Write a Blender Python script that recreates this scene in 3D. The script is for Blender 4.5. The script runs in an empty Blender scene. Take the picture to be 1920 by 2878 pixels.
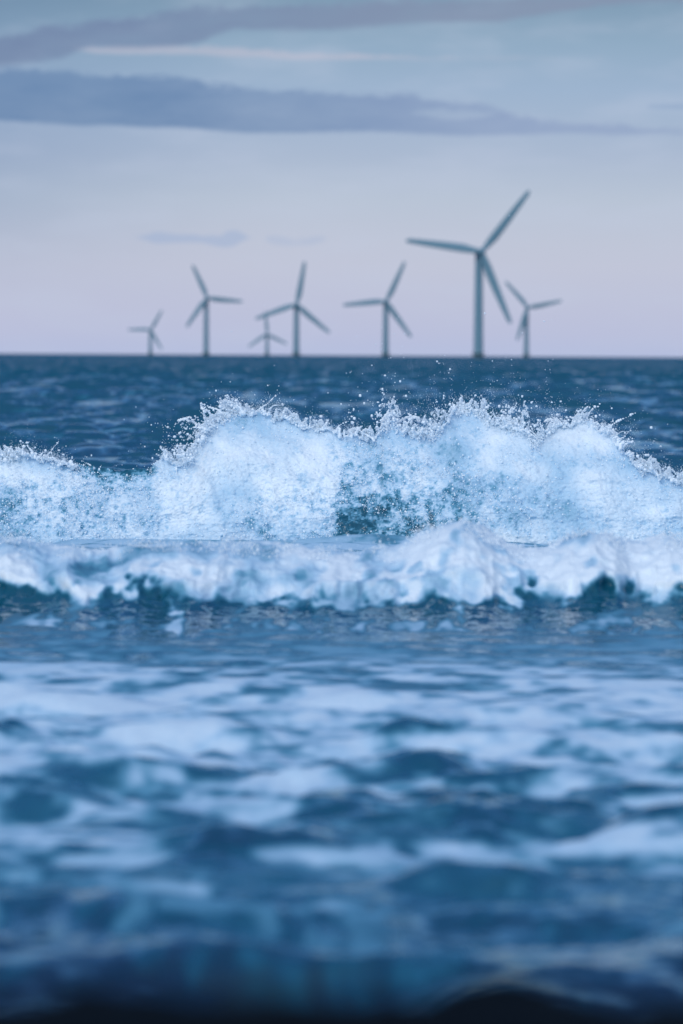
import bpy, math
import numpy as np
from mathutils import Matrix, Vector

RNG = np.random.default_rng(7)
scene = bpy.context.scene
COL = scene.collection
rad = math.radians

# ------------------------------------------------------------------ camera
H = 1.8                      # lens height above the water
FPX = 1024 * 200 / 36.0      # 200 mm lens on a 36 mm tall frame, in pixels of a 1024 px picture
K = 683 / 1568.0             # my survey of the photograph is in 1568 px wide units
HV = 355.3                   # horizon row at the picture's middle column
cam_d = bpy.data.cameras.new('camera')
cam_d.sensor_fit = 'VERTICAL'
cam_d.sensor_height = 36
cam_d.sensor_width = 24
cam_d.lens = 200
cam_d.clip_start = 0.5
cam_d.clip_end = 120000
cam_d.dof.use_dof = True
cam_d.dof.focus_distance = 56.2
cam_d.dof.aperture_fstop = 2.8
cam = bpy.data.objects.new('camera', cam_d)
COL.objects.link(cam)
pitch = math.atan((512 - HV) / FPX)
roll = rad(0.33)
R = Matrix.Rotation(rad(90) - pitch, 4, 'X') @ Matrix.Rotation(roll, 4, 'Z')
cam.matrix_world = Matrix.Translation((0, 0, H)) @ R
scene.camera = cam
R3 = np.array(R.to_3x3())


def at(u, v, y):
    """world point at depth y seen at survey position (u, v)"""
    d = R3 @ np.array([u * K - 341.5, 512 - v * K, -FPX])
    return np.array([d[0] / d[1] * y, y, H + d[2] / d[1] * y])


# ------------------------------------------------------------------ helpers
def tag(o, label=None, cat=None, group=None, kind=None):
    for k, val in (('label', label), ('category', cat), ('group', group), ('kind', kind)):
        if val:
            o[k] = val
    return o


def empty(name, loc):
    o = bpy.data.objects.new(name, None)
    o.empty_display_size = 0.5
    o.location = loc
    COL.objects.link(o)
    return o


def mesh_obj(name, verts, faces, mat, parent=None, foam=None, smooth=True):
    """verts (n,3); faces (m,k) all of one size"""
    verts = np.ascontiguousarray(verts, np.float32)
    faces = np.ascontiguousarray(faces, np.int32)
    me = bpy.data.meshes.new(name)
    n, (m, k) = len(verts), faces.shape
    me.vertices.add(n)
    me.vertices.foreach_set('co', verts.ravel())
    me.loops.add(m * k)
    me.loops.foreach_set('vertex_index', faces.ravel())
    me.polygons.add(m)
    me.polygons.foreach_set('loop_start', np.arange(0, m * k, k, dtype=np.int32))
    me.polygons.foreach_set('use_smooth', np.full(m, smooth))
    me.update(calc_edges=True)
    if foam is not None:
        a = me.attributes.new('foam', 'FLOAT', 'POINT')
        a.data.foreach_set('value', np.ascontiguousarray(foam, np.float32).ravel())
    me.materials.append(mat)
    o = bpy.data.objects.new(name, me)
    COL.objects.link(o)
    if parent is not None:
        o.parent = parent
    return o


def grid_faces(nr, nc, wrap=False):
    r = np.arange(nr - 1)[:, None]
    c = np.arange(nc if wrap else nc - 1)[None, :]
    c1 = (c + 1) % nc
    f = np.stack([r * nc + c, r * nc + c1, (r + 1) * nc + c1, (r + 1) * nc + c], -1)
    return f.reshape(-1, 4)


TAB = np.random.default_rng(11).random((8, 256, 256)).astype(np.float32)


def vnoise(x, y, seed=0):
    xi = np.floor(x).astype(np.int64)
    yi = np.floor(y).astype(np.int64)
    fx = (x - xi).astype(np.float32)
    fy = (y - yi).astype(np.float32)
    fx = fx * fx * fx * (fx * (fx * 6 - 15) + 10)
    fy = fy * fy * fy * (fy * (fy * 6 - 15) + 10)
    t = TAB[seed % 8]
    off = 37 * (seed // 8)
    x0, x1 = (xi + off) & 255, (xi + 1 + off) & 255
    y0, y1 = yi & 255, (yi + 1) & 255
    a = t[y0, x0] * (1 - fx) + t[y0, x1] * fx
    b = t[y1, x0] * (1 - fx) + t[y1, x1] * fx
    return a * (1 - fy) + b * fy


def fbm(x, y, octs=4, seed=0, gain=0.5):
    s = 0.0
    amp, tot = 1.0, 0.0
    c, sn = math.cos(0.6), math.sin(0.6)
    for i in range(octs):
        s = s + amp * vnoise(x + 17.3 * i, y - 9.1 * i, seed + i)
        tot += amp
        amp *= gain
        x, y = (x * c - y * sn) * 2.03, (x * sn + y * c) * 2.03
    return s / tot


def billow(x, y, octs=4, seed=0, gain=0.5):
    s = 0.0
    amp, tot = 1.0, 0.0
    for i in range(octs):
        s = s + amp * (1 - np.abs(2 * vnoise(x + 5.7 * i, y + 3.3 * i, seed + i) - 1)) ** 1.0
        tot += amp
        amp *= gain
        x, y = x * 2.1, y * 2.1
    return s / tot


def sstep(a, b, x):
    t = np.clip((x - a) / (b - a), 0, 1)
    return t * t * (3 - 2 * t)


def uv_to_xz(pts, y):
    w = np.array([at(u, v, y) for u, v in pts])
    return w[:, 0], w[:, 2]


def periodic(xp, zp, x, lo, hi):
    """repeat the profile, mirrored, beyond what the photograph shows"""
    w = hi - lo
    q = np.mod(x - lo, 2 * w)
    q = np.where(q > w, 2 * w - q, q) + lo
    return np.interp(q, xp, zp), q


# ------------------------------------------------------------------ materials
class NT:
    def __init__(self, nt):
        self.nt = nt

    def node(self, kind, **kw):
        n = self.nt.nodes.new(kind)
        for k, v in kw.items():
            setattr(n, k, v)
        return n

    def put(self, sock, val):
        if hasattr(val, 'is_output') or isinstance(val, bpy.types.NodeSocket):
            self.nt.links.new(val, sock)
        else:
            sock.default_value = val

    def math(self, op, a, b=0.0, c=0.0, clamp=False):
        n = self.node('ShaderNodeMath', operation=op, use_clamp=clamp)
        for s, v in zip(n.inputs, (a, b, c)):
            self.put(s, v)
        return n.outputs[0]

    def vmath(self, op, a, b=None, scale=None):
        n = self.node('ShaderNodeVectorMath', operation=op)
        self.put(n.inputs[0], a)
        if b is not None:
            self.put(n.inputs[1], b)
        if scale is not None:
            self.put(n.inputs['Scale'], scale)
        return n.outputs[0]

    def ss(self, a, b, x):
        n = self.node('ShaderNodeMapRange', interpolation_type='SMOOTHSTEP')
        self.put(n.inputs['Value'], x)
        self.put(n.inputs['From Min'], a)
        self.put(n.inputs['From Max'], b)
        return n.outputs[0]

    def ramp(self, fac, stops, interp='LINEAR'):
        n = self.node('ShaderNodeValToRGB')
        n.color_ramp.interpolation = interp
        els = n.color_ramp.elements
        while len(els) < len(stops):
            els.new(0.5)
        for e, (p, c) in zip(els, stops):
            e.position = p
            e.color = (*c, 1)
        self.put(n.inputs[0], fac)
        return n.outputs[0]

    def mix(self, fac, a, b, blend='MIX'):
        n = self.node('ShaderNodeMix', data_type='RGBA', blend_type=blend)
        self.put(n.inputs[0], fac)
        self.put(n.inputs[6], a)
        self.put(n.inputs[7], b)
        return n.outputs[2]

    def noise(self, vec, scale, detail=2, rough=0.5, out='Fac'):
        n = self.node('ShaderNodeTexNoise')
        self.put(n.inputs['Vector'], vec)
        n.inputs['Scale'].default_value = scale
        n.inputs['Detail'].default_value = detail
        n.inputs['Roughness'].default_value = rough
        return n.outputs[out]


def new_mat(name):
    m = bpy.data.materials.new(name)
    m.use_nodes = True
    t = NT(m.node_tree)
    return m, t, m.node_tree.nodes['Principled BSDF']


def lin(r, g, b):
    f = lambda c: c / 12.92 if c <= 0.04045 else ((c + 0.055) / 1.055) ** 2.4
    return (f(r / 255), f(g / 255), f(b / 255))


FOAM = (0.795, 0.885, 0.945)


def sea_material():
    m, t, p = new_mat('sea_water')
    foam = t.node('ShaderNodeAttribute', attribute_name='foam').outputs['Fac']
    geo = t.node('ShaderNodeNewGeometry')
    pos = geo.outputs['Position']
    grain = t.noise(pos, 34, 3, 0.7)
    f = t.math('ADD', foam, t.math('MULTIPLY', t.math('SUBTRACT', grain, 0.5),
                                   t.math('MULTIPLY', t.math('MAXIMUM', foam, 0.0), 0.30)))
    f0 = t.math('DIVIDE', t.math('ADD', f, 0.25), 1.25, clamp=True)
    f = t.math('MAXIMUM', f, 0.0, clamp=True)
    col = t.ramp(f0, [(0.0, (0.001, 0.018, 0.042)), (0.2, (0.004, 0.080, 0.136)), (0.36, (0.016, 0.125, 0.205)), (0.53, (0.11, 0.315, 0.46)),
                      (0.75, (0.42, 0.625, 0.795)), (1.0, FOAM)])
    t.put(p.inputs['Base Color'], col)
    t.put(p.inputs['Roughness'], t.ss(-0.1, 0.7, f))
    p.inputs['IOR'].default_value = 1.333
    # wind ripples too small for the mesh: tilt the shading normal, more where the mesh is coarse (far out)
    yy = t.node('ShaderNodeSeparateXYZ')
    t.put(yy.inputs[0], pos)
    far = t.ss(70, 600, yy.outputs[1])
    def slope(scale, sx, sy):
        mp = t.node('ShaderNodeMapping')
        t.put(mp.inputs['Vector'], pos)
        mp.inputs['Scale'].default_value = (sx, sy, 1)
        c = t.noise(mp.outputs[0], scale, 2, 0.6, 'Color')
        return t.vmath('SUBTRACT', c, (0.5, 0.5, 0.5))
    # far waves hide part of each other's shining slopes
    t.put(p.inputs['Specular IOR Level'], t.math('SUBTRACT', t.math('SUBTRACT', 0.5, t.math('MULTIPLY', f, 0.35)), t.math('MULTIPLY', far, .20), clamp=True))
    fine = t.vmath('MULTIPLY', slope(7.0, 1, 1), (0.34, 0.6, 0))
    big = t.vmath('MULTIPLY', slope(0.9, 1, 0.8), (0.9, 1.7, 0))
    amp_big = t.math('MULTIPLY', far, 1.0)
    # cat's paws and slicks: gusts roughen some patches and leave others smooth and shining
    mp2 = t.node('ShaderNodeMapping')
    t.put(mp2.inputs['Vector'], pos)
    mp2.inputs['Scale'].default_value = (1, 0.05, 1)
    paw = t.ss(.36, .64, t.noise(mp2.outputs[0], .42, 5, .62))
    mid = t.ss(56, 80, yy.outputs[1])
    fine = t.vmath('SCALE', fine, scale=t.math('ADD', 1.0, t.math('MULTIPLY', mid, t.math('SUBTRACT', t.math('MULTIPLY', paw, 1.5), .65))))
    lean = t.math('MULTIPLY', mid, t.math('ADD', t.math('MULTIPLY', paw, -.56), .24))
    s = t.vmath('ADD', fine, t.vmath('SCALE', big, scale=amp_big))
    s = t.vmath('ADD', s, t.vmath('SCALE', (0.0, -0.36, 0.0), scale=far))   # the seen sides of far waves face the viewer
    s = t.vmath('ADD', s, t.vmath('SCALE', (0.0, 1.0, 0.0), scale=lean))
    s = t.vmath('SCALE', s, scale=t.math('SUBTRACT', 1.0, t.math('MULTIPLY', f, 0.6)))
    nrm = t.vmath('NORMALIZE', t.vmath('ADD', geo.outputs['Normal'], s))
    t.put(p.inputs['Normal'], nrm)
    return m


def foam_material():
    m, t, p = new_mat('spray_drops')
    p.inputs['Base Color'].default_value = (0.86, 0.945, 1.0, 1)
    p.inputs['Roughness'].default_value = 0.5
    p.inputs['Specular IOR Level'].default_value = 0.25
    return m


def paint(name, c, rough=0.55):
    m, t, p = new_mat(name)
    tc = t.node('ShaderNodeTexCoord').outputs['Object']
    n = t.noise(tc, 0.35, 4, 0.6)
    t.put(p.inputs['Base Color'], t.mix(n, (*[x * 0.9 for x in c], 1), (*[min(1, x * 1.1) for x in c], 1)))
    p.inputs['Roughness'].default_value = rough
    p.inputs['Specular IOR Level'].default_value = 0.25
    return m


SEA = sea_material()
DROP = foam_material()
TURB = paint('turbine_backlit', (0.155, 0.295, 0.385))  # light grey turbines seen backlit: their shade is put into this dark colour
TURB_YEL = paint('transition_backlit', (0.16, 0.27, 0.33))  # foot piece follows the tower's shade-darkened colour


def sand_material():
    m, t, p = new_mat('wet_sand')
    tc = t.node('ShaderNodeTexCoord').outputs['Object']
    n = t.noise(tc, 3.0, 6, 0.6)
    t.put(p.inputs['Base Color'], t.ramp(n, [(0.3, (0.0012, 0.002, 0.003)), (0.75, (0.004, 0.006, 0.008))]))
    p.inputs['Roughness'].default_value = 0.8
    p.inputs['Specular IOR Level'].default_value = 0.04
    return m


SAND = sand_material()

# ------------------------------------------------------------------ sea sheet
def rows_y():
    ys = [10.0]
    while ys[-1] < 60000:
        y = ys[-1]
        if y < 40:
            d = 0.06
        elif y < 54:
            d = 0.09
        elif y < 58:
            d = 0.3
        elif y < 100:
            d = 0.1
        else:
            d = 0.1 * (y / 100) ** 1.5
        ys.append(y + d)
    return np.array(ys)


def fan_cols():
    inner = np.arange(-385, 385.1, 1.6) / FPX
    out = [inner[-1]]
    d = 1.6 / FPX
    while out[-1] < 1.3:
        d *= 1.075
        out.append(out[-1] + d)
    out = np.array(out[1:])
    return np.concatenate([-out[::-1], inner, out])


def v_to_y(v):
    return H * FPX / (v * K - HV)


COVS = np.array([[54.0, .93], [44, .93], [41, .7], [39.5, .34], [37.5, .25], [v_to_y(1500), .30], [v_to_y(1560), .60],
                 [v_to_y(1620), .82], [v_to_y(1690), .74], [v_to_y(1740), .58], [v_to_y(1800), .52],
                 [v_to_y(1860), .48], [v_to_y(1920), .60], [v_to_y(2000), .64], [v_to_y(2080), .55],
                 [v_to_y(2150), .46], [v_to_y(2250), .28], [13.0, .12], [10, .1]])[::-1]


def build_sea():
    ys = rows_y()
    tx = fan_cols()
    Y, T = np.meshgrid(ys, tx, indexing='ij')
    X = Y * T
    dy = np.gradient(ys)[:, None]
    dxc = np.gradient(tx)[None, :]
    step = np.maximum(dy, Y * dxc).astype(np.float32)
    Z = np.zeros_like(X, dtype=np.float32)
    r = np.random.default_rng(3)
    N = 64
    lam = np.exp(np.linspace(math.log(0.45), math.log(13), N)) * r.uniform(0.93, 1.07, N)
    near = 1 - sstep(50, 62, Y)
    for L in lam:
        th = r.normal(0, 0.68)
        k = 2 * math.pi / L
        ph = r.uniform(0, 6.28)
        a = (0.058 if L > 2.2 else 0.090) * L / (2 * math.pi) * min(1.0, (2.4 / L) ** 1.0)
        w = sstep(2.2, 5, L / step)
        wn = near * (0.36 if L < 3 else 0.10) * (1 - 0.75 * sstep(29, 34, Y))
        arg = (k * (math.cos(th) * (Y % (L * 4096) if False else Y) + math.sin(th) * X) + ph)
        Z += (a * np.sin(arg) * w * (1 - near + wn)).astype(np.float32)
    gust = fbm(X / 4.5, Y / 13, 3, 5)
    Z *= (0.35 + 1.0 * sstep(.2, .8, gust))
    Z = 0.24 * np.tanh(Z / 0.24)
    Z = (np.exp(1.6 * Z) - 1) / 1.6
    # low lumps of backwash before the beach
    Z += (0.09 * (fbm(X / 0.7, Y / 1.6, 3, 8) - .4) * np.exp(-((Y - 17.0) / 2.6) ** 2)).astype(np.float32)
    Z -= (0.30 * sstep(17.2, 14.2, Y + .8 * (fbm(X / .6, Y / 2, 2, 92) - .5))).astype(np.float32)
    # small steep wavelets in the shallows
    wv = fbm(X / 0.40, Y / 0.62, 3, 2)
    band = np.exp(-((Y - 24.0) / 4.5) ** 2) * (.55 + .9 * sstep(.4, .6, fbm(X / 1.2, Y / 3, 2, 70)))
    Z += (0.15 * np.clip(wv - 0.5, -0.1, 1) * band).astype(np.float32)
    # foam
    cov = np.interp(Y, COVS[:, 0], COVS[:, 1])
    wx = 0.16 * (fbm(X / .3, Y / .8, 2, 13) - .5)
    wy = 0.6 * (fbm(X / .3, Y / .8, 2, 15) - .5)
    n = .30 * fbm((X + wx) / .55, (Y + wy) / .52, 4, 57) + .10 * fbm(X / 1.2, Y / 1.3, 2, 62) + .36 * fbm((X + wx) / .30, Y / .25, 3, 66) + .24 * fbm(X / .12, Y / .17, 2, 74)
    m = 0.6 * fbm((X + wx) / 0.30, (Y + wy) / 1.2, 3, 21) + 0.4 * billow((X + 2 * wx) / 0.16, (Y + wy) / 0.6, 3, 33)
    q = sstep(20.5, 18.0, Y)
    n = n * (1 - q) + m * q
    rank = sstep(0.35, 0.68, n)
    foam = sstep(-0.85, 0.70, cov - rank) * (0.36 + 0.48 * sstep(0.2, 0.75, cov + 0.15))
    foam -= 0.70 * sstep(0.012, 0.075, 0.20 * np.clip(wv - 0.5, 0, 1) * band)
    foam = np.clip(foam, 0, 1) * near
    # close to the beach the froth is thin and the dark bottom shows through the clear water
    shoal = 1 - sstep(16.3, 23.5, Y + 5.5 * (fbm(X / .38, Y / 1.0, 3, 19) - .5))
    foam = foam * (1 - .30 * shoal) - .15 * shoal * near
    foam -= .30 * (1 - sstep(14.8, 17.8, Y + 1.5 * (fbm(X / .3, Y / 1.0, 2, 90) - .5)))
    # far white caps on the highest crests and a few streaks
    slope = np.gradient(Z, axis=0) / dy
    cap = sstep(0.62, 0.80, fbm(X / 3.2, Y / 7.0, 3, 44)) * sstep(0.03, 0.12, Z)
    foam += (1 - near) * 0.36 * cap * sstep(0.35, 0.6, fbm(X / .25, Y / .8, 2, 9)) * (Y < 500)
    V = np.stack([X, Y, Z], -1).reshape(-1, 3)
    o = mesh_obj('water', V, grid_faces(len(ys), len(tx)), SEA, foam=foam.ravel())
    tag(o, 'choppy dark teal sea with foam streaks reaching to the horizon', 'sea', kind='structure')


build_sea()

# ------------------------------------------------------------------ dark wet beach under the lens
def build_beach():
    ys = np.concatenate([np.linspace(-60, 2, 40), np.linspace(2.1, 13, 220), np.linspace(13.2, 24, 40)])
    xs = np.concatenate([np.linspace(-60, -3, 50), np.linspace(-2.95, 2.95, 240), np.linspace(3, 60, 50)])
    Y, X = np.meshgrid(ys, xs, indexing='ij')
    E = [(-200, 2280), (60, 2284), (190, 2266), (330, 2280), (480, 2284), (620, 2272), (760, 2262), (900, 2268),
         (1010, 2260), (1090, 2244), (1160, 2240), (1240, 2248), (1340, 2272), (1450, 2288), (1560, 2276), (1760, 2278)]
    ex, ez = uv_to_xz(E, 7.2)
    crest, _ = periodic(ex, ez, X, ex[0], ex[-1])
    # a low bank thrown up by the waves: gentle on the land side, falling steeply to the water
    z = np.interp(Y, [-60, 0, 4, 7.2, 24], [3.4, 0.80, 0.74, 0.8, 0.8])
    rise = sstep(3.5, 7.2, Y)
    fall = np.interp(Y, [7.2, 7.8, 10.5, 14, 24], [0, .12, 1.0, 1.5, 2.2])
    Z = z * (1 - rise) + crest * rise - fall
    Z = Z + 0.05 * (fbm(X / .25, Y / .4, 4, 3) - .5) + 0.05 * (fbm(X / .08, Y / .12, 3, 6) - .5) * sstep(6, 8, Y)
    V = np.stack([X, Y, Z], -1).reshape(-1, 3)
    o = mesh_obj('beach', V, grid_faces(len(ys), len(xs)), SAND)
    tag(o, 'dark wet sand bank in the blurred foreground', 'beach', kind='structure')


build_beach()

# ------------------------------------------------------------------ drops as one mesh
OCT_V = np.array([[1, 0, 0], [-1, 0, 0], [0, 1, 0], [0, -1, 0], [0, 0, 1], [0, 0, -1]], float)
OCT_F = np.array([[0, 2, 4], [2, 1, 4], [1, 3, 4], [3, 0, 4], [2, 0, 5], [1, 2, 5], [3, 1, 5], [0, 3, 5]])
ph = (1 + 5 ** .5) / 2
ICO_V = np.array([[-1, ph, 0], [1, ph, 0], [-1, -ph, 0], [1, -ph, 0], [0, -1, ph], [0, 1, ph], [0, -1, -ph],
                  [0, 1, -ph], [ph, 0, -1], [ph, 0, 1], [-ph, 0, -1], [-ph, 0, 1]])
ICO_V /= np.linalg.norm(ICO_V[0])
ICO_F = np.array([[0, 11, 5], [0, 5, 1], [0, 1, 7], [0, 7, 10], [0, 10, 11], [1, 5, 9], [5, 11, 4], [11, 10, 2],
                  [10, 7, 6], [7, 1, 8], [3, 9, 4], [3, 4, 2], [3, 2, 6], [3, 6, 8], [3, 8, 9], [4, 9, 5],
                  [2, 4, 11], [6, 2, 10], [8, 6, 7], [9, 8, 1]])


def drops(name, P, r, parent, stretch=None):
    P = np.asarray(P)
    r = np.asarray(r)
    big = r > 0.0075
    vs, fs, off = [], [], 0
    for sel, bv, bf in ((~big, OCT_V, OCT_F), (big, ICO_V, ICO_F)):
        p, rr = P[sel], r[sel]
        if not len(p):
            continue
        sc = np.stack([RNG.uniform(.8, 1.25, len(p)), RNG.uniform(.8, 1.25, len(p)), RNG.uniform(.8, 1.4, len(p))], -1)
        v = p[:, None, :] + bv[None] * (rr[:, None] * sc)[:, None, :]
        f = bf[None] + (np.arange(len(p)) * len(bv))[:, None, None] + off
        vs.append(v.reshape(-1, 3))
        fs.append(f.reshape(-1, 3))
        off += len(p) * len(bv)
    o = mesh_obj(name, np.concatenate(vs), np.concatenate(fs), DROP, parent)
    tag(o, kind='stuff')
    return o


def powr(n, lo, hi, a=2.6):
    u = RNG.random(n)
    e = 1 - a
    return (lo ** e + u * (hi ** e - lo ** e)) ** (1 / e)


def fingers(starts, dirs, lens, r0):
    """ligaments of water: chains of drops thinning along a falling arc, each ending in a bead"""
    P, Q = [], []
    for s, d, L, r in zip(starts, dirs, lens, r0):
        n = max(3, int(L / (r * 0.55)))
        t = np.linspace(0, 1, n)
        wob = np.cumsum(np.cumsum(RNG.normal(0, 1, (n, 3)), 0), 0) * L * 1.1 / n ** 1.5 * RNG.uniform(.3, 1)
        c = s + np.outer(t, d * L) + wob
        c[:, 2] -= 0.35 * L * t ** 2
        P.append(c)
        Q.append(r * (1 - 0.6 * t) * (.75 + .5 * np.sin(t * L / r * RNG.uniform(.5, 1.1) + RNG.uniform(0, 6)) ** 2) * RNG.uniform(.8, 1.15, n))
        if RNG.random() < .6:
            P.append(c[-1:] + d * r * RNG.uniform(.2, 1.5))
            Q.append(np.array([r * RNG.uniform(.55, .95)]))
            for _ in range(RNG.integers(0, 4)):
                P.append(c[-1:] + d * RNG.uniform(.01, .09) + RNG.normal(0, .02, 3))
                Q.append(np.array([r * RNG.uniform(.25, .6)]))
    return np.concatenate(P), np.concatenate(Q)


# ------------------------------------------------------------------ the tall breaking wave
def wave_x(half_in, fine, half_out):
    inner = np.arange(-half_in, half_in, fine)
    out = [half_in]
    d = fine
    while out[-1] < half_out:
        d *= 1.03
        out.append(out[-1] + d)
    out = np.array(out)
    return np.concatenate([-out[::-1], inner, out])


TOP = [(-60, 1050), (0, 1049), (60, 1044), (130, 1052), (190, 1066), (240, 1074), (300, 1075), (350, 1072), (380, 1046),
       (410, 1056), (440, 1050), (462, 1020), (478, 990), (500, 968), (525, 952), (547, 938), (575, 950), (600, 947),
       (618, 950), (630, 966), (650, 955), (670, 962), (690, 978), (712, 985), (735, 981), (760, 992), (785, 1001),
       (830, 1001), (872, 996), (880, 962), (905, 972), (925, 990), (960, 985), (985, 990), (1010, 985), (1030, 962), (1042, 938), (1060, 935),
       (1080, 945), (1100, 958), (1125, 972), (1150, 975), (1180, 984), (1205, 1000), (1225, 1012), (1245, 1008), (1258, 985),
       (1280, 972), (1310, 975), (1340, 963), (1365, 975), (1395, 995), (1415, 1020), (1435, 1045), (1460, 1066), (1478, 1072), (1500, 1080),
       (1530, 1092), (1568, 1100), (1630, 1104)]
COV_V = [930, 1000, 1060, 1085, 1110, 1150, 1200, 1240, 1260]
COV_U = [0, 110, 200, 250, 340, 380, 500, 600, 700, 760, 785, 850, 950, 1020, 1100, 1200, 1300, 1400, 1568]
COVM = np.array([
    # 0   110  200  250  340  380  500  600  700  760  785  850  950 1020 1100 1200 1300 1400 1568
    [1.00, 1.00, 1.00, 1.00, 1.00, 1.00, 1.00, 1.00, 1.00, 1.00, 0.95, 0.95, 1.00, 1.00, 1.00, 1.00, 1.00, 1.00, 1.00],
    [1.00, 1.00, 1.00, 1.00, 1.00, 1.00, 1.00, 1.00, 1.00, 0.97, 0.89, 0.89, 0.92, 0.97, 0.98, 1.00, 1.00, 1.00, 1.00],
    [1.00, 1.00, 0.30, 0.00, 0.00, 0.95, 1.00, 1.00, 1.00, 0.95, 0.72, 0.72, 0.80, 0.82, 0.89, 1.00, 1.00, 1.00, 1.00],
    [1.00, 0.95, 0.45, 0.00, 0.05, 0.95, 1.00, 1.00, 0.97, 0.93, 0.63, 0.65, 0.71, 0.73, 0.82, 1.00, 1.00, 1.00, 1.00],
    [0.78, 0.75, 0.70, 0.50, 0.52, 0.95, 1.00, 0.96, 0.94, 0.90, 0.50, 0.56, 0.60, 0.62, 0.74, 0.95, 1.00, 1.00, 1.00],
    [0.60, 0.58, 0.58, 0.66, 0.66, 0.95, 0.94, 0.80, 0.76, 0.80, 0.22, 0.26, 0.38, 0.46, 0.67, 0.85, 0.95, 1.00, 0.95],
    [0.54, 0.58, 0.54, 0.64, 0.64, 0.86, 0.84, 0.70, 0.66, 0.72, 0.05, 0.11, 0.25, 0.41, 0.64, 0.78, 0.92, 0.97, 0.88],
    [0.82, 0.82, 0.79, 0.79, 0.82, 0.88, 0.86, 0.80, 0.76, 0.80, 0.26, 0.32, 0.48, 0.71, 0.88, 0.95, 1.00, 1.00, 0.95],
    [0.95, 0.95, 0.92, 0.92, 0.92, 0.92, 0.92, 0.92, 0.92, 0.92, 0.80, 0.80, 0.85, 0.95, 1.00, 1.00, 1.00, 1.00, 1.00]])


def bilerp(M, us, vs, u, v):
    fu = np.clip(np.interp(u, us, np.arange(len(us))), 0, len(us) - 1.001)
    fv = np.clip(np.interp(v, vs, np.arange(len(vs))), 0, len(vs) - 1.001)
    iu, iv = fu.astype(int), fv.astype(int)
    a, b = fu - iu, fv - iv
    return (M[iv, iu] * (1 - a) * (1 - b) + M[iv, iu + 1] * a * (1 - b) + M[iv + 1, iu] * (1 - a) * b + M[iv + 1, iu + 1] * a * b)


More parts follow.
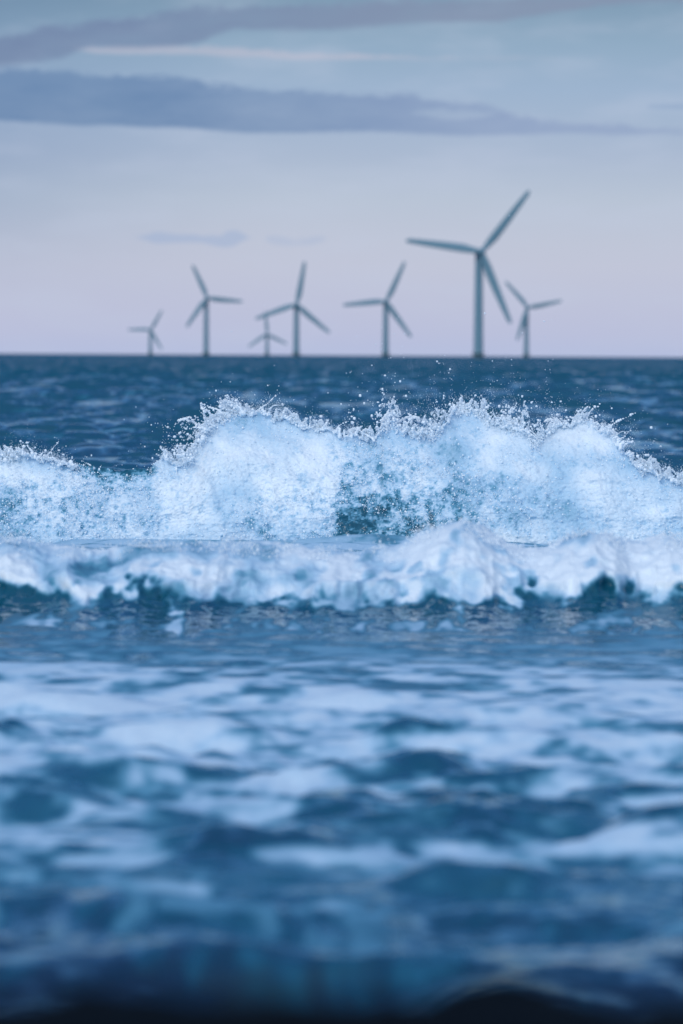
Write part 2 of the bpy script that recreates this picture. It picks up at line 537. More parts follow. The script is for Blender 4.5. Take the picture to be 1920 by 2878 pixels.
def tall_wave():
    yc, yt = 55.4, 54.25
    xp, zp = uv_to_xz(TOP, yc)
    xs = wave_x(3.75, 0.0085, 40)
    zc, xq = periodic(xp, zp, xs, xp[0], xp[-1])
    zb = zc.copy()
    rough = 0
    spiky = 0.5 + 0.5 * np.interp(np.interp(xq, xp, [p[0] for p in TOP]), [0, 180, 230, 350, 390, 1568], [.6, .5, .05, .05, 1, 1])
    rough = spiky * (0.085 * (billow(xs / .19, xs * 0 + 1, 3, 2) - .55) + 0.045 * (vnoise(xs / .035, xs * 0 + 3, 4) - .5)
                       + 0.05 * (vnoise(xs / .014, xs * 0 + 8, 6) - .6).clip(0))
    NF, NB = 230, 60
    t = np.linspace(0, 1, NF)
    th = t * math.pi / 2
    prof_z = 0.6 * t + 0.4 * np.sin(th)
    wall = lambda z: yt + (yc - yt) * (0.35 * (z / 1.35) + 0.65 * np.clip(z / 1.35, 0, 2) ** 3.2)
    Zf = np.outer(prof_z, zc) + np.outer(t ** 14, rough)
    Yf = wall(np.outer(prof_z, zc))
    ycr = wall(zc)
    s = np.linspace(0, 1, NB + 1)[1:]
    Zb = np.outer(np.cos(s * math.pi / 2) ** 1.7, zc) + np.outer(np.exp(-12 * s), rough)
    Yb = ycr[None] + (yc + 3.0 - ycr)[None] * (s ** 1.1)[:, None]
    # skirt below the water
    Z = np.concatenate([np.full((1, len(xs)), -0.25), Zf, Zb - 0.02 * s[:, None] - .1 * (s[:, None] > .99)])
    Y = np.concatenate([np.full((1, len(xs)), yt - 0.05), Yf, Yb])
    X = np.repeat(xs[None], len(Z), 0)
    S = np.concatenate([np.full((1, len(xs)), -.1), 1.25 * Zf, 1.25 * Zf[-1:] + s[:, None] * 3])
    # puffs: push the foam out of the face, along the face's own direction
    ny = np.concatenate([[-1], -np.cos(th), np.zeros(NB)])[:, None]
    nz = np.concatenate([[0], np.sin(th) * 0.25, np.full(NB, .15)])[:, None]
    lean = X + 0.25 * S
    puff = 0.15 * (billow(lean / .75, S / .62, 2, 10) - .5) + 0.08 * (billow(lean / .20, S / .22, 3, 14) - .5) \
        + 0.030 * (fbm(lean / .05, S / .06, 3, 18) - .5) + 0.020 * (vnoise(X / .019, S / .019, 22) - .5)
    edge = np.concatenate([[0.3], 0.35 + 0.65 * np.sin(th * 2).clip(0) ** .5, np.exp(-6 * s)])[:, None]
    U = 784 + (X - at(784, 1100, yc)[0]) * FPX / yc / K
    U = np.interp(np.mod(U, 3136), [0, 1568, 3136], [0, 1568, 0])
    V = (HV + (H - Z) * FPX / 54.8) / K
    cov = bilerp(COVM, COV_U, COV_V, U, V)
    puff = puff * (0.35 + 0.65 * sstep(.3, .9, cov))
    Y = Y + ny * puff * edge
    Z = Z + nz * puff * edge
    # streaks fan out from the foot of each plume
    fan = X + 0.30 * (S - .5) * np.sin(X * 2.3 + .7)
    n1 = .55 * fbm(lean / .16, S / .13, 3, 31) + .45 * fbm(fan / .06, S / .34, 3, 36)
    n2 = fbm(X / .045, S / .045, 3, 35)
    n3 = vnoise(X / .014, S / .014, 39)
    n = sstep(.22, .78, .48 * n1 + .36 * n2 + .16 * n3)
    foam = sstep(-.70, .52, cov - n * 0.86)
    tone = fbm(lean / .45, S / .5, 3, 50)
    foam = foam * (0.80 + 0.75 * (tone - .38)).clip(0.6, 1)
    foam[-NB:] *= np.exp(-3.0 * s)[:, None] * sstep(.35, .7, n1[-NB:] + .15)
    P = np.stack([X, Y, Z], -1)
    root = empty('breaking_wave', (float(at(784, 1100, yc)[0]), yc, 0))
    off = np.array(root.location)
    tag(root, 'tall white breaking wave in sharp focus throwing spray up towards the turbines', 'wave', 'waves breaking near the shore')
    mesh_obj('wave_face', P.reshape(-1, 3) - off, grid_faces(*X.shape), SEA, root, foam=np.clip(foam, 0, 1).ravel())

    # ---- drops lying on and just off the face
    ins = np.where(np.abs(xs) < 3.9)[0]
    n_s = 42000
    ci = RNG.choice(ins, n_s)
    ri = RNG.integers(2, NF + 6, n_s)
    c = cov[ri, ci]
    keep = (c > .2) & (RNG.random(n_s) < np.where(c < .85, .95, .25))
    ci, ri = ci[keep], ri[keep]
    clump = fbm(X[ri, ci] / .12, S[ri, ci] / .12, 3, 60)
    kp = RNG.random(len(ci)) < sstep(.35, .62, clump) + .25
    ci, ri = ci[kp], ri[kp]
    p = P[ri, ci] + np.stack([RNG.normal(0, .01, len(ci)), -RNG.exponential(.05, len(ci)), RNG.normal(0, .01, len(ci))], -1)
    r = powr(len(ci), .0028, .011, 3.0)
    PP, RR = [p], [r]
    # ---- spray above the crest: (u0, u1, mean height, count, sideways drift)
    def crest_y(x):
        return np.interp(x, xs, ycr)

    def crest_z(x):
        return np.interp(x, xs, zc + rough)
    upx = FPX / yc / K          # survey px per metre
    zones = [(0, 220, 16, 500, 0), (180, 380, 12, 200, 0), (380, 470, 25, 900, -6), (425, 560, 26, 5200, -16), (560, 700, 14, 700, 0),
             (690, 800, 12, 500, 0), (790, 880, 26, 1500, 0), (860, 1040, 20, 6500, 0), (800, 1040, 48, 700, 0), (1030, 1100, 14, 900, 0),
             (1090, 1270, 20, 6500, 0), (1080, 1300, 42, 450, 0), (1250, 1400, 15, 2200, 6), (1370, 1470, 18, 4200, 14), (1440, 1568, 12, 700, 0),
             (420, 1450, 60, 300, 0)]
    for u0, u1, hm, cnt, dr in zones:
        cnt = int(cnt * (.20 if hm < 40 else .7))
        hm = hm * (.8 if hm < 40 else 1)
        u = RNG.uniform(u0, u1, cnt)
        clus = vnoise(u / 16, u * 0, 3)
        hh = RNG.exponential(hm, cnt) * (0.35 + 1.3 * clus) - 5
        x = (u + dr * hh / 20 - 784) / upx + at(784, 1000, yc)[0]
        zz = crest_z(x) + hh / upx
        y = crest_y(x) + RNG.normal(0, .2, cnt)
        rr = powr(cnt, .0032, .019, 2.3) * np.where(hh > 45, .75, 1)
        kq = RNG.random(cnt) < .15 + sstep(.4, .7, fbm(u / 20, hh / 14, 2, 40))
        PP.append(np.stack([x, y, zz], -1)[kq])
        RR.append(rr[kq])
    # the ragged left flank: a cloud of drops hanging beside the tallest plume
    cnt = 2200
    u = 505 - RNG.exponential(28, cnt)
    v = RNG.uniform(955, 1045, cnt)
    kp = RNG.random(cnt) < sstep(.3, .6, fbm(u / 18, v / 18, 2, 5))
    w = np.array([at(a, b, yc) for a, b in zip(u[kp], v[kp])])
    w[:, 1] += RNG.normal(0, .15, len(w))
    PP.append(w)
    RR.append(powr(len(w), .004, .016, 2.3))
    # ---- ligaments and crest lumps
    def starts(us, dz=0.0):
        x = (us - 784) / upx + at(784, 1000, yc)[0]
        return np.stack([x, crest_y(x) - .02 + RNG.normal(0, .08, len(us)), crest_z(x) - .015 + dz], -1)
    specs = [(425, 560, 110, -.8, .14), (560, 780, 70, .1, .05), (790, 880, 30, -.3, .10), (870, 1035, 110, .1, .11), (1040, 1110, 30, .5, .07),
             (1095, 1260, 120, .1, .09), (1250, 1330, 40, -.3, .07), (1330, 1480, 130, .9, .10), (1470, 1568, 30, .4, .07), (0, 200, 80, .1, .05), (180, 230, 14, .1, .035), (380, 440, 40, -.1, .05)]
    for u0, u1, cnt, lx, lm in specs:
        us = RNG.uniform(u0, u1, cnt)
        us = us[RNG.random(cnt) < .75 * sstep(.42, .72, vnoise(us / 13, us * 0, 2))]
        cnt = len(us)
        if not cnt:
            continue
        d = np.stack([lx + RNG.normal(0, .6, cnt), RNG.normal(0, .3, cnt), np.abs(RNG.normal(.9, .35, cnt))], -1)
        d /= np.linalg.norm(d, axis=1)[:, None]
        a, b = fingers(starts(us), d, np.minimum(lm * RNG.exponential(.9, cnt) + .02, .15), RNG.uniform(.007, .022, cnt))
        PP.append(a)
        RR.append(b)
    # torn sheets along the rim: drops packed along branching strands, with gaps, thinning upwards
    AU = [-80, 0, 180, 195, 370, 385, 425, 445, 550, 570, 690, 720, 780, 800, 868, 880, 1030, 1045, 1095, 1110, 1255, 1275, 1375, 1395, 1465, 1480, 1650]
    AV = [12, 13, 12, 3, 3, 15, 22, 18, 18, 12, 12, 9, 9, 15, 15, 36, 30, 15, 14, 36, 34, 18, 18, 32, 28, 14, 12]
    cnt = 170000
    u = RNG.uniform(-80, 1650, cnt)
    A = np.interp(u, AU, AV) * (.25 + 1.5 * sstep(.25, .75, fbm(u / 38, u * 0 + 4, 2, 84)))
    dd = RNG.random(cnt) ** 1.3 * 1.8 - .6
    x = (u - 784) / upx + at(784, 1000, yc)[0]
    zz = crest_z(x) + dd * A / upx
    ln = np.interp(u, [400, 560, 700, 1300, 1400, 1568], [-.5, -.2, 0, 0, .5, .3]) * dd * A
    wu, wv_ = u - 784 + 9 * fbm(u / 30, dd * A / 30, 2, 71), dd * A
    st = 1 - np.abs(2 * fbm(wu / 17, wv_ / 26, 3, 73) - 1)
    lobe = fbm(wu / 34, wv_ / 90, 2, 77)
    st2 = 1 - np.abs(2 * fbm(wu / 7, wv_ / 9, 2, 79) - 1)
    kq = ~((u > 188) & (u < 376)) & ((.55 * sstep(.55, 1, st) + .25 * st2 + .55 * (lobe - .5)) > .30 + .30 * np.clip(dd, -.3, 1.2))
    kq &= RNG.random(cnt) < sstep(-.6, 0, dd) + .05
    x, zz, A, dd, ln = x[kq], zz[kq], A[kq], dd[kq], ln[kq]
    PP.append(np.stack([x + ln / upx, wall(np.minimum(zz, np.interp(x, xs, zc))) - .015 + RNG.normal(0, .035, len(x)), zz], -1))
    RR.append(powr(len(x), .0031, .0105, 2.7) * (1.1 - .25 * np.clip(dd, 0, 1)))
    # fine mist hanging over the rim
    cnt = 60000
    u = RNG.uniform(-80, 1650, cnt)
    A = np.interp(u, AU, AV) * (.6 + 1.1 * vnoise(u / 30, u * 0 + 4, 5))
    dd = RNG.exponential(.55, cnt) - .3
    kq = (RNG.random(cnt) < .2 + sstep(.35, .7, fbm(u / 15, dd * A / 15, 3, 88))) & ~((u > 188) & (u < 376))
    u, A, dd = u[kq], A[kq], dd[kq]
    x = (u - 784 + np.interp(u, [400, 560, 700, 1300, 1400, 1568], [-.5, -.2, 0, 0, .5, .3]) * dd * A) / upx + at(784, 1000, yc)[0]
    zz = crest_z(x) + dd * A / upx
    PP.append(np.stack([x, wall(np.minimum(zz, np.interp(x, xs, zc))) + RNG.normal(0, .1, len(x)), zz], -1))
    RR.append(powr(len(x), .0016, .0036, 2.0))
    # rounded lumps of water along the crest line
    us = RNG.uniform(-80, 1650, 700)
    us = us[(RNG.random(700) < sstep(.35, .6, vnoise(us / 22, us * 0, 6))) & ~((us > 190) & (us < 375))]
    w = starts(us)
    w[:, 2] += RNG.normal(.008, .016, len(us))
    PP.append(w)
    RR.append(powr(len(us), .008, .026, 1.8))
    # long curled ligaments the photograph shows
    for pts, r0 in (([(470, 985), (455, 975), (440, 968), (425, 962), (412, 965)], .013), ([(500, 960), (478, 945), (465, 938), (462, 925)], .012),
                    ([(800, 1000), (802, 990), (815, 984), (826, 986)], .014), ([(1470, 1072), (1478, 1060), (1470, 1056)], .018),
                    ([(545, 945), (548, 930), (540, 934)], .024), ([(880, 985), (878, 965), (892, 950), (905, 962)], .022), ([(905, 975), (930, 960), (958, 958), (962, 968)], .016),
                    ([(1395, 985), (1410, 990), (1405, 1002), (1420, 1012)], .014), ([(1498, 1082), (1490, 1072), (1502, 1078)], .018), ([(1280, 970), (1262, 962), (1252, 968)], .012),
                    ([(1100, 955), (1096, 945), (1085, 948)], .014), ([(1060, 922), (1058, 915)], .012), ([(580, 955), (572, 940), (560, 945)], .016)):
        w = np.array([at(a, b, yc - .1) for a, b in pts])
        q = np.linspace(0, len(w) - 1, 60)
        c = np.stack([np.interp(q, np.arange(len(w)), w[:, i]) for i in range(3)], -1) + RNG.normal(0, .006, (60, 3))
        PP.append(c)
        RR.append(r0 * RNG.uniform(.5, 1.0, 60))
    drops('spray', np.concatenate(PP) - off, np.concatenate(RR), root)


tall_wave()

# ------------------------------------------------------------------ the lower wave in front, out of focus
TOP2 = [(-60, 1262), (0, 1258), (70, 1250), (130, 1264), (250, 1268), (400, 1266), (540, 1264), (640, 1272), (780, 1276), (900, 1274),
        (940, 1258), (980, 1236), (1020, 1220), (1055, 1214), (1090, 1222), (1120, 1236), (1160, 1256), (1210, 1268), (1260, 1264),
        (1310, 1244), (1350, 1234), (1390, 1240), (1430, 1262), (1480, 1258), (1520, 1250), (1568, 1262), (1630, 1262)]
LIP2 = [(-60, 1330), (0, 1330), (60, 1352), (130, 1345), (200, 1368), (260, 1340), (330, 1338), (400, 1372), (480, 1378), (540, 1400), (600, 1408), (700, 1396),
        (780, 1400), (860, 1416), (930, 1408), (990, 1380), (1060, 1374), (1150, 1392), (1220, 1345), (1280, 1362), (1330, 1368), (1390, 1335),
        (1440, 1340), (1500, 1362), (1568, 1350), (1630, 1350)]


def low_wave():
    yc, yt = 40.3, 38.3
    xp, zp = uv_to_xz(TOP2, yc)
    xl, zl = uv_to_xz(LIP2, 38.9)
    xs = wave_x(2.7, 0.009, 30)
    zc, _ = periodic(xp, zp, xs, xp[0], xp[-1])
    zlip, _ = periodic(xl, zl, xs, xl[0], xl[-1])
    zlip = np.maximum(zlip, .135)
    NF, NB = 150, 40
    t = np.linspace(0, 1, NF)
    th = t * math.pi / 2
    q = [0, .10, .20, .29, .38, .46, .54, .68, .84, 1]
    Zf = np.outer(np.interp(t, q, [-.07, -.01, .05, .12, .21, .33, .48, .72, .92, 1.0]), zc)
    toe = 2.6 * (fbm(xs / .55, xs * 0 + 2, 4, 9) - .55)
    Yf = 38.9 + np.interp(t, q, [-2.8, -1.7, -.95, -.5, -.2, 0, .14, .40, .80, 1.4])[:, None] + np.outer((1 - t) ** 1.6, toe)
    s = np.linspace(0, 1, NB + 1)[1:]
    Zb = np.outer(np.cos(s * math.pi / 2) ** 1.5, zc) - 0.1 * s[:, None] ** 4
    Yb = np.repeat((yc + 3.0 * s)[:, None], len(xs), 1)
    Z = np.concatenate([np.full((1, len(xs)), -0.2), Zf, Zb])
    Y = np.concatenate([np.full((1, len(xs)), yt - .05), Yf, Yb])
    X = np.repeat(xs[None], len(Z), 0)
    S = np.concatenate([[-.1], t * 1.0, 1.0 + s * 3])[:, None] + 0 * X
    ny = np.concatenate([[0], -np.cos(th * .8), np.zeros(NB)])[:, None]
    nz = np.concatenate([[0], .3 + .4 * np.sin(th), .4 * np.exp(-4 * s)])[:, None]
    above = sstep(-.095, .03, Z - zlip[None] + .12 * (fbm(X / .12, S / .1, 3, 7) - .5))
    above[-NB:] = 1
    puff = .20 * (billow(X / .42, S / .36, 2, 4) - .45) + .07 * (billow(X / .13, S / .12, 2, 12) - .45) + .02 * (vnoise(X / .03, S / .03, 16) - .5)
    puff = puff + .05
    puff = puff * .7
    Y = Y + ny * puff * above
    Z = Z + nz * puff * above
    n = sstep(.28, .72, .6 * fbm(X / .22, S / .15, 3, 41) + .4 * fbm(X / .10, S / .08, 2, 45))
    cov = -.10 + .94 * above + .10 * (fbm(X / .6, S / .3, 2, 60) - .5) + .24 * sstep(38.9, 37.2, Y) * (above < .5)
    foam = sstep(-.42, .40, cov - n * .76)
    tone = fbm(X / .28, S / .22, 3, 52)
    foam = foam * np.clip(.82 + 1.3 * (tone - .46), .52, 1)
    P = np.stack([X, Y, Z], -1)
    root = empty('breaking_wave', (0, yc, 0))
    tag(root, 'lower blurred wave with tumbling foam over a thin dark teal face', 'wave', 'waves breaking near the shore')
    off = np.array(root.location)
    mesh_obj('wave_face', P.reshape(-1, 3) - off, grid_faces(*X.shape), SEA, root, foam=np.clip(foam, 0, 1).ravel())
    ins = np.where(np.abs(xs) < 2.8)[0]
    cnt = 9000
    ci = RNG.choice(ins, cnt)
    ri = RNG.integers(int(NF * .8), NF + 8, cnt)
    ab = above[ri, ci]
    clump = fbm(X[ri, ci] / .13, S[ri, ci] / .13, 3, 61)
    kp = RNG.random(cnt) < ab * sstep(.42, .68, clump)
    ci, ri = ci[kp], ri[kp]
    k = len(ci)
    p = P[ri, ci] + np.stack([RNG.normal(0, .012, k), -RNG.exponential(.03, k), RNG.exponential(.022, k)], -1)
    r = powr(k, .0035, .009, 2.6)
    drops('spray', p - off, r, root)


low_wave()

# ------------------------------------------------------------------ wind turbines
def lathe(name, prof, mat, parent, seg=28):
    a = np.linspace(0, 2 * math.pi, seg, endpoint=False)
    V = np.array([[r * math.cos(q), r * math.sin(q), z] for r, z in prof for q in a])
    return mesh_obj(name, V, grid_faces(len(prof), seg, True), mat, parent)


def blade_mesh(Rr, ang, wmul):
    nr, ns = 26, 16
    rs = np.linspace(0.025, 1, nr)
    V = []
    for q in rs:
        ch = np.interp(q, [0, .05, .12, .24, .5, .8, .96, 1], [.06, .066, .09, .114, .102, .076, .058, .03]) * wmul
        th = np.interp(q, [0, .05, .2, .5, 1], [.050, .05, .03, .016, .006]) * min(wmul, 1.1)
        tw = rad(np.interp(q, [0, .2, 1], [16, 12, 0]))
        bend = -0.03 * q ** 2
        for k in range(ns):
            e = 2 * math.pi * k / ns
            cx, cy = ch / 2 * math.cos(e) + ch * .10 * np.interp(q, [0, .1, .25], [0, .4, 1]), th / 2 * math.sin(e) * (1 + .35 * math.cos(e))
            V.append((cx * math.cos(tw) - cy * math.sin(tw), cx * math.sin(tw) + cy * math.cos(tw) + bend, q))
    V = np.array(V) * Rr
    c, s = math.cos(ang), math.sin(ang)
    x, z = V[:, 0].copy(), V[:, 2].copy()
    V[:, 0], V[:, 2] = x * c + z * s, -x * s + z * c
    f = grid_faces(nr, ns, True)
    return V, f


def nacelle_mesh(L, w, h):
    secs = [(-.02, .55), (0.0, .80), (.10, .98), (.45, 1.0), (.80, .95), (.97, .78), (1.0, .6)]
    V, ns = [], 24
    for y, sc in secs:
        for k in range(ns):
            e = 2 * math.pi * k / ns
            ce, se = math.cos(e), math.sin(e)
            V.append((w / 2 * sc * math.copysign(abs(ce) ** .45, ce), y * L, h / 2 * sc * math.copysign(abs(se) ** .45, se)))
    V += [(0, -.02 * L, 0), (0, L, 0)]
    return np.array(V), ns, len(secs)


def turbine(u_hub, v_hub, u_base, rot, r_px, dist, label, wmul=1.0, yaw=0.0):
    hub = at(u_hub, v_hub, dist)
    base = at(u_base, 820, dist)
    Rr = r_px * K / FPX * dist
    root = empty('wind_turbine', (base[0], dist, 0))
    tag(root, label, 'wind turbine', 'wind turbines standing in the sea')
    hz = hub[2]
    tw = .062 * Rr * wmul           # tower radius at the foot
    tp = .050 * Rr * wmul
    foot = 4.2
    prof = [(tp + (tw - tp) * (1 - q) ** 1.2, foot + (hz - 0.02 * Rr - foot) * q) for q in np.linspace(0, 1, 14)]
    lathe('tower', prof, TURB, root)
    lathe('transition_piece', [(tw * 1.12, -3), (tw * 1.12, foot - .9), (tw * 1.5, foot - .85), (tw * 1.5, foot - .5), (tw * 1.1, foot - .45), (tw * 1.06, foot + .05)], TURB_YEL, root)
    L = .26 * Rr
    V, ns, nsec = nacelle_mesh(L, .085 * Rr * wmul ** .5, .085 * Rr * wmul ** .5)
    c, s = math.cos(yaw), math.sin(yaw)
    def yawed(V):
        V = V.copy()
        x, y = V[:, 0].copy(), V[:, 1].copy()
        V[:, 0], V[:, 1] = x * c - y * s, x * s + y * c
        return V
    up = np.array([hub[0] - base[0], 0, hz])
    front = -.10 * Rr
    V[:, 1] += front + .02 * Rr
    body = V[:-2]
    f = grid_faces(nsec, ns, True)
    cap0 = np.array([[k, (k + 1) % ns, nsec * ns, nsec * ns] for k in range(ns)])
    me_f = np.concatenate([f, np.array([[(nsec - 1) * ns + k, (nsec - 1) * ns + (k + 1) % ns, nsec * ns + 1, nsec * ns + 1] for k in range(ns)]), cap0])
    # caps as quads would repeat a vertex: close both ends with a small inner ring instead
    inner0, inner1 = V[:ns] * [.02, 1, .02], V[(nsec - 1) * ns:nsec * ns] * [.02, 1, .02]
    VV = np.concatenate([inner0, body, inner1])
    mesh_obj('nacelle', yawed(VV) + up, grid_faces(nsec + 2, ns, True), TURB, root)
    # rounded spinner in front
    a = np.linspace(0, math.pi / 2, 8)
    pr = [(.048 * Rr * wmul ** .5 * math.cos(q), -.085 * Rr * math.sin(q)) for q in a]
    e = np.linspace(0, 2 * math.pi, 24, endpoint=False)
    VS = np.array([[max(r, .0005 * Rr) * math.cos(q), yy + front, max(r, .0005 * Rr) * math.sin(q)] for r, yy in [(.048 * Rr * wmul ** .5, .02 * Rr)] + pr for q in e])
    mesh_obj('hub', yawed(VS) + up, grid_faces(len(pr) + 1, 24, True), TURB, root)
    for k in range(3):
        BV, bf = blade_mesh(Rr, rad(rot + 120 * k), wmul)
        BV[:, 1] += front - .03 * Rr
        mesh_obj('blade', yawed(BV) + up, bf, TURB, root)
    return root


turbine(1103, 578, 1098, 37.5, 177, 3400, 'biggest and tallest wind turbine with a blade raised to the upper right', 1.0, rad(6))
turbine(475, 684, 473, -25, 82, 4600, 'wind turbine with one blade pointing level to the right and one up to the left', 1.25, rad(5))
turbine(681, 699, 680, 10, 100, 4400, 'wind turbine whose left blade crosses in front of a smaller turbine', 1.15)
turbine(886, 692, 885, 24.3, 100, 4300, 'wind turbine left of the biggest one with a blade level to the left', 1.15, rad(3))
turbine(1211, 706, 1208, -42, 79, 4700, 'rightmost wind turbine with blades spread in a wide Y', 1.2, rad(4))
turbine(346, 757, 345, 29.6, 52, 6000, 'leftmost small wind turbine with a blade lying level to the left', 1.3)
turbine(613, 767, 613, -5, 52, 6200, 'small wind turbine behind the long left blade of a nearer one', 1.3)

# ------------------------------------------------------------------ light
SUN_EL, SUN_AZ = rad(32), rad(207)      # low bright sky behind the lens, a little to the left
sd = bpy.data.lights.new('sun', 'SUN')
sd.energy = 1.25
sd.angle = rad(25)
sd.color = (1.0, 0.985, 0.96)
sun = bpy.data.objects.new('sun', sd)
COL.objects.link(sun)
dirv = Vector((math.cos(SUN_EL) * math.sin(SUN_AZ), math.cos(SUN_EL) * math.cos(SUN_AZ), math.sin(SUN_EL)))
sun.rotation_euler = dirv.to_track_quat('Z', 'Y').to_euler()

world = bpy.data.worlds.new('World')
scene.world = world
world.use_nodes = True
wt = NT(world.node_tree)
bg = world.node_tree.nodes['Background']
gen = wt.node('ShaderNodeTexCoord').outputs['Generated']
sep = wt.node('ShaderNodeSeparateXYZ')
wt.put(sep.inputs[0], gen)
dx, dy_, dz = sep.outputs
sky = wt.node('ShaderNodeTexSky', sky_type='NISHITA')
sky.sun_disc = False
sky.sun_elevation = SUN_EL
sky.sun_rotation = SUN_AZ
sky.air_density = 1.0
sky.dust_density = 1.0
S = lambda *c: lin(*c)
base = wt.ramp(wt.math('MAXIMUM', dz, 0.0), [
    (0.0, S(178, 188, 220)), (0.005, S(185, 190, 217)), (0.017, S(190, 195, 214)), (0.028, S(180, 192, 211)),
    (0.0357, S(165, 181, 206)), (0.047, S(152, 175, 203)), (0.055, S(139, 166, 192)), (0.0625, S(121, 150, 176)), (0.10, S(116, 168, 212)),
    (0.18, S(66, 134, 200)), (0.36, S(18, 78, 144)), (0.6, S(60, 112, 178)), (1.0, S(150, 184, 226))])
ys_ = wt.math('MAXIMUM', dy_, 0.05)
uu = wt.math('ADD', wt.math('MULTIPLY', wt.math('DIVIDE', dx, ys_), FPX / K), 784.0)
vv = wt.math('SUBTRACT', HV / K, wt.math('MULTIPLY', wt.math('DIVIDE', dz, ys_), FPX / K))   # survey rows: clouds by direction
# undo the lens's small roll so that the cloud outlines keep their slope
vv = wt.math('ADD', vv, wt.math('MULTIPLY', wt.math('SUBTRACT', uu, 784.0), math.tan(roll)))
comb = wt.node('ShaderNodeCombineXYZ')
wt.put(comb.inputs[0], wt.math('MULTIPLY', uu, 0.004))
wt.put(comb.inputs[1], wt.math('MULTIPLY', vv, 0.014))
cn = wt.math('SUBTRACT', wt.noise(comb.outputs[0], 1.0, 6, 0.55), 0.5)
cn2 = wt.math('SUBTRACT', wt.noise(comb.outputs[0], 3.6, 4, 0.6), 0.5)
cn3 = wt.math('SUBTRACT', wt.noise(comb.outputs[0], 11.0, 4, 0.65), 0.5)
wob = wt.math('ADD', wt.math('ADD', wt.math('MULTIPLY', cn, 34.0), wt.math('MULTIPLY', cn2, 18.0)), wt.math('MULTIPLY', cn3, 12.0))


def curve(pts, lo, hi):
    """a cloud edge: row as a function of u"""
    n = wt.node('ShaderNodeFloatCurve')
    c = n.mapping.curves[0]
    U0, U1 = -400.0, 1968.0
    pts = [(U0, pts[0][1])] + pts + [(U1, pts[-1][1])] if pts[0][0] > U0 else pts
    P = [((u - U0) / (U1 - U0), (v - lo) / (hi - lo)) for u, v in pts]
    while len(c.points) < len(P):
        c.points.new(0.5, 0.5)
    for q, (a, b) in zip(c.points, P):
        q.location = (a, b)
        q.handle_type = 'AUTO_CLAMPED'
    n.mapping.update()
    wt.put(n.inputs['Value'], wt.math('DIVIDE', wt.math('SUBTRACT', uu, U0), U1 - U0, clamp=True))
    return wt.math('ADD', wt.math('MULTIPLY', n.outputs[0], hi - lo), lo)


def band(top, bot, lo, hi, soft_t, soft_b, w=1.0):
    vw = wt.math('ADD', vv, wt.math('MULTIPLY', wob, w))
    a = wt.ss(-soft_t, soft_t, wt.math('SUBTRACT', vw, curve(top, lo, hi)))
    b = wt.ss(-soft_b, soft_b, wt.math('SUBTRACT', curve(bot, lo, hi), vw))
    pr = wt.math('MULTIPLY', a, b)
    fr = wt.math('ADD', wt.math('MULTIPLY', cn2, 1.1), wt.math('MULTIPLY', cn3, .6))
    return wt.math('MULTIPLY', wt.ss(.15, .85, wt.math('ADD', pr, fr)), wt.ss(0.0, .35, pr))


A = band([(-300, 110), (0, 84), (150, 58), (320, 40), (450, 22), (800, 8), (1100, 0), (1568, -12)],
         [(-300, 170), (0, 150), (130, 134), (210, 108), (420, 105), (500, 78), (560, 68), (700, 70), (850, 63), (980, 52), (1100, 54), (1220, 38), (1568, 6)],
         -60, 260, 20, 20, .9)
B = band([(-300, 150), (0, 160), (130, 163), (240, 175), (420, 180), (480, 197), (700, 210), (850, 221), (900, 219), (1000, 232), (1100, 240), (1190, 268), (1350, 286), (1568, 298)],
         [(-300, 268), (0, 279), (200, 288), (420, 296), (600, 306), (850, 305), (1100, 312), (1300, 307), (1400, 311), (1568, 309)],
         100, 360, 20, 14, .6)
gap = band([(-400, 262), (900, 262), (960, 256), (1060, 252), (1150, 262), (1968, 262)], [(-400, 262), (900, 262), (960, 266), (1060, 274), (1150, 264), (1968, 262)], 230, 300, 9, 9, .9)
B = wt.math('MULTIPLY', B, wt.math('SUBTRACT', 1.0, wt.math('MULTIPLY', gap, .55), clamp=True))
C1 = band([(-400, 555), (285, 548), (330, 538), (360, 534), (430, 538), (500, 540), (530, 530), (552, 534), (580, 548), (1968, 555)],
          [(-400, 545), (285, 545), (330, 550), (370, 558), (430, 556), (480, 562), (520, 568), (545, 560), (580, 548), (1968, 545)], 500, 600, 9, 9, .30)
C2 = band([(-400, 560), (590, 550), (620, 540), (680, 552), (735, 542), (760, 552), (1968, 560)],
          [(-400, 548), (590, 548), (620, 560), (680, 564), (735, 556), (760, 550), (1968, 548)], 500, 600, 10, 10, .30)
D = band([(-400, 250), (1460, 247), (1500, 240), (1968, 238)], [(-400, 240), (1460, 245), (1500, 250), (1968, 252)], 200, 300, 7, 7, .3)
PK = band([(-400, 130), (150, 112), (220, 106), (420, 108), (620, 118), (820, 128), (1968, 140)],
          [(-400, 120), (150, 114), (220, 122), (420, 126), (620, 136), (820, 138), (1968, 130)], 60, 180, 10, 10, .5)
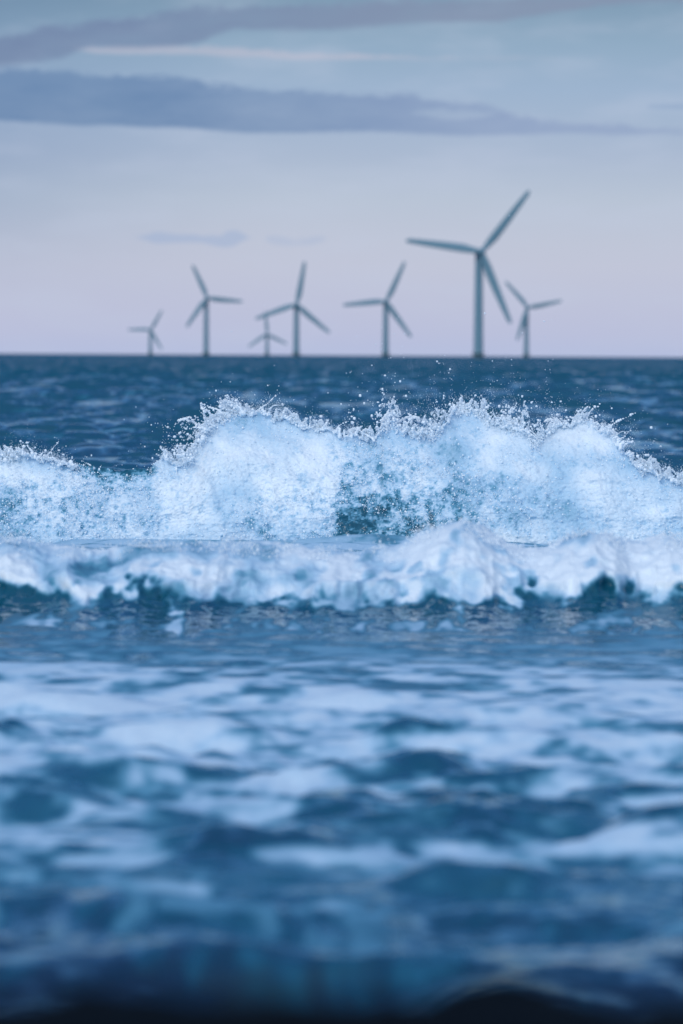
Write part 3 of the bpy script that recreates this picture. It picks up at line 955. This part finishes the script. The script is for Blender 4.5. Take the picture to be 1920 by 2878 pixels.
cloud_col = wt.mix(wt.ss(200, 1400, uu), (*S(102, 133, 174), 1), (*S(143, 162, 196), 1))
cloudA = wt.mix(wt.ss(100, 1300, uu), (*S(110, 130, 166), 1), (*S(128, 142, 170), 1))
c = wt.mix(wt.math('MULTIPLY', wt.ss(700, -300, uu), wt.ss(760, 420, vv)), base, wt.mix(1.0, base, (0.74, 0.80, 0.88, 1), 'MULTIPLY'))
streak = wt.noise(comb.outputs[0], 0.8, 4, 0.5)
c = wt.mix(wt.math('MULTIPLY', wt.ss(.42, .72, streak), .26), c, (*S(190, 200, 222), 1))
c = wt.mix(wt.math('MULTIPLY', PK, .5), c, (*S(190, 188, 205), 1))
c = wt.mix(wt.math('MULTIPLY', A, wt.math('ADD', .80, wt.math('MULTIPLY', cn, 1.1))), c, cloudA)
c = wt.mix(wt.math('MULTIPLY', B, wt.math('ADD', .86, wt.math('MULTIPLY', cn, .9))), c, cloud_col)
c = wt.mix(wt.math('MULTIPLY', C1, .5), c, (*S(150, 172, 208), 1))
c = wt.mix(wt.math('MULTIPLY', C2, .28), c, (*S(150, 172, 208), 1))
c = wt.mix(wt.math('MULTIPLY', D, .5), c, (*S(135, 160, 195), 1))
front = wt.ss(0.0, 0.3, dy_)
c = wt.mix(front, base, c)
# the bright half of the dusk sky is behind the lens
back = wt.ss(-0.1, 0.9, wt.math('MULTIPLY', dy_, -1.0))
c = wt.mix(wt.math('MULTIPLY', back, .85), c, (0.80, 0.86, 0.98, 1))
c = wt.mix(1.0, c, wt.vmath('SCALE', sky.outputs[0], scale=0.004), 'ADD')
wt.put(bg.inputs['Color'], c)
bg.inputs['Strength'].default_value = 1.0

# ------------------------------------------------------------------ render look
scene.view_settings.view_transform = 'Standard'
scene.view_settings.look = 'None'
scene.view_settings.exposure = 0
scene.view_settings.gamma = 1
scene.render.engine = 'CYCLES'
scene.cycles.max_bounces = 12
scene.cycles.diffuse_bounces = 10
scene.cycles.transmission_bounces = 6
scene.cycles.use_denoising = True
scene.cycles.caustics_reflective = False
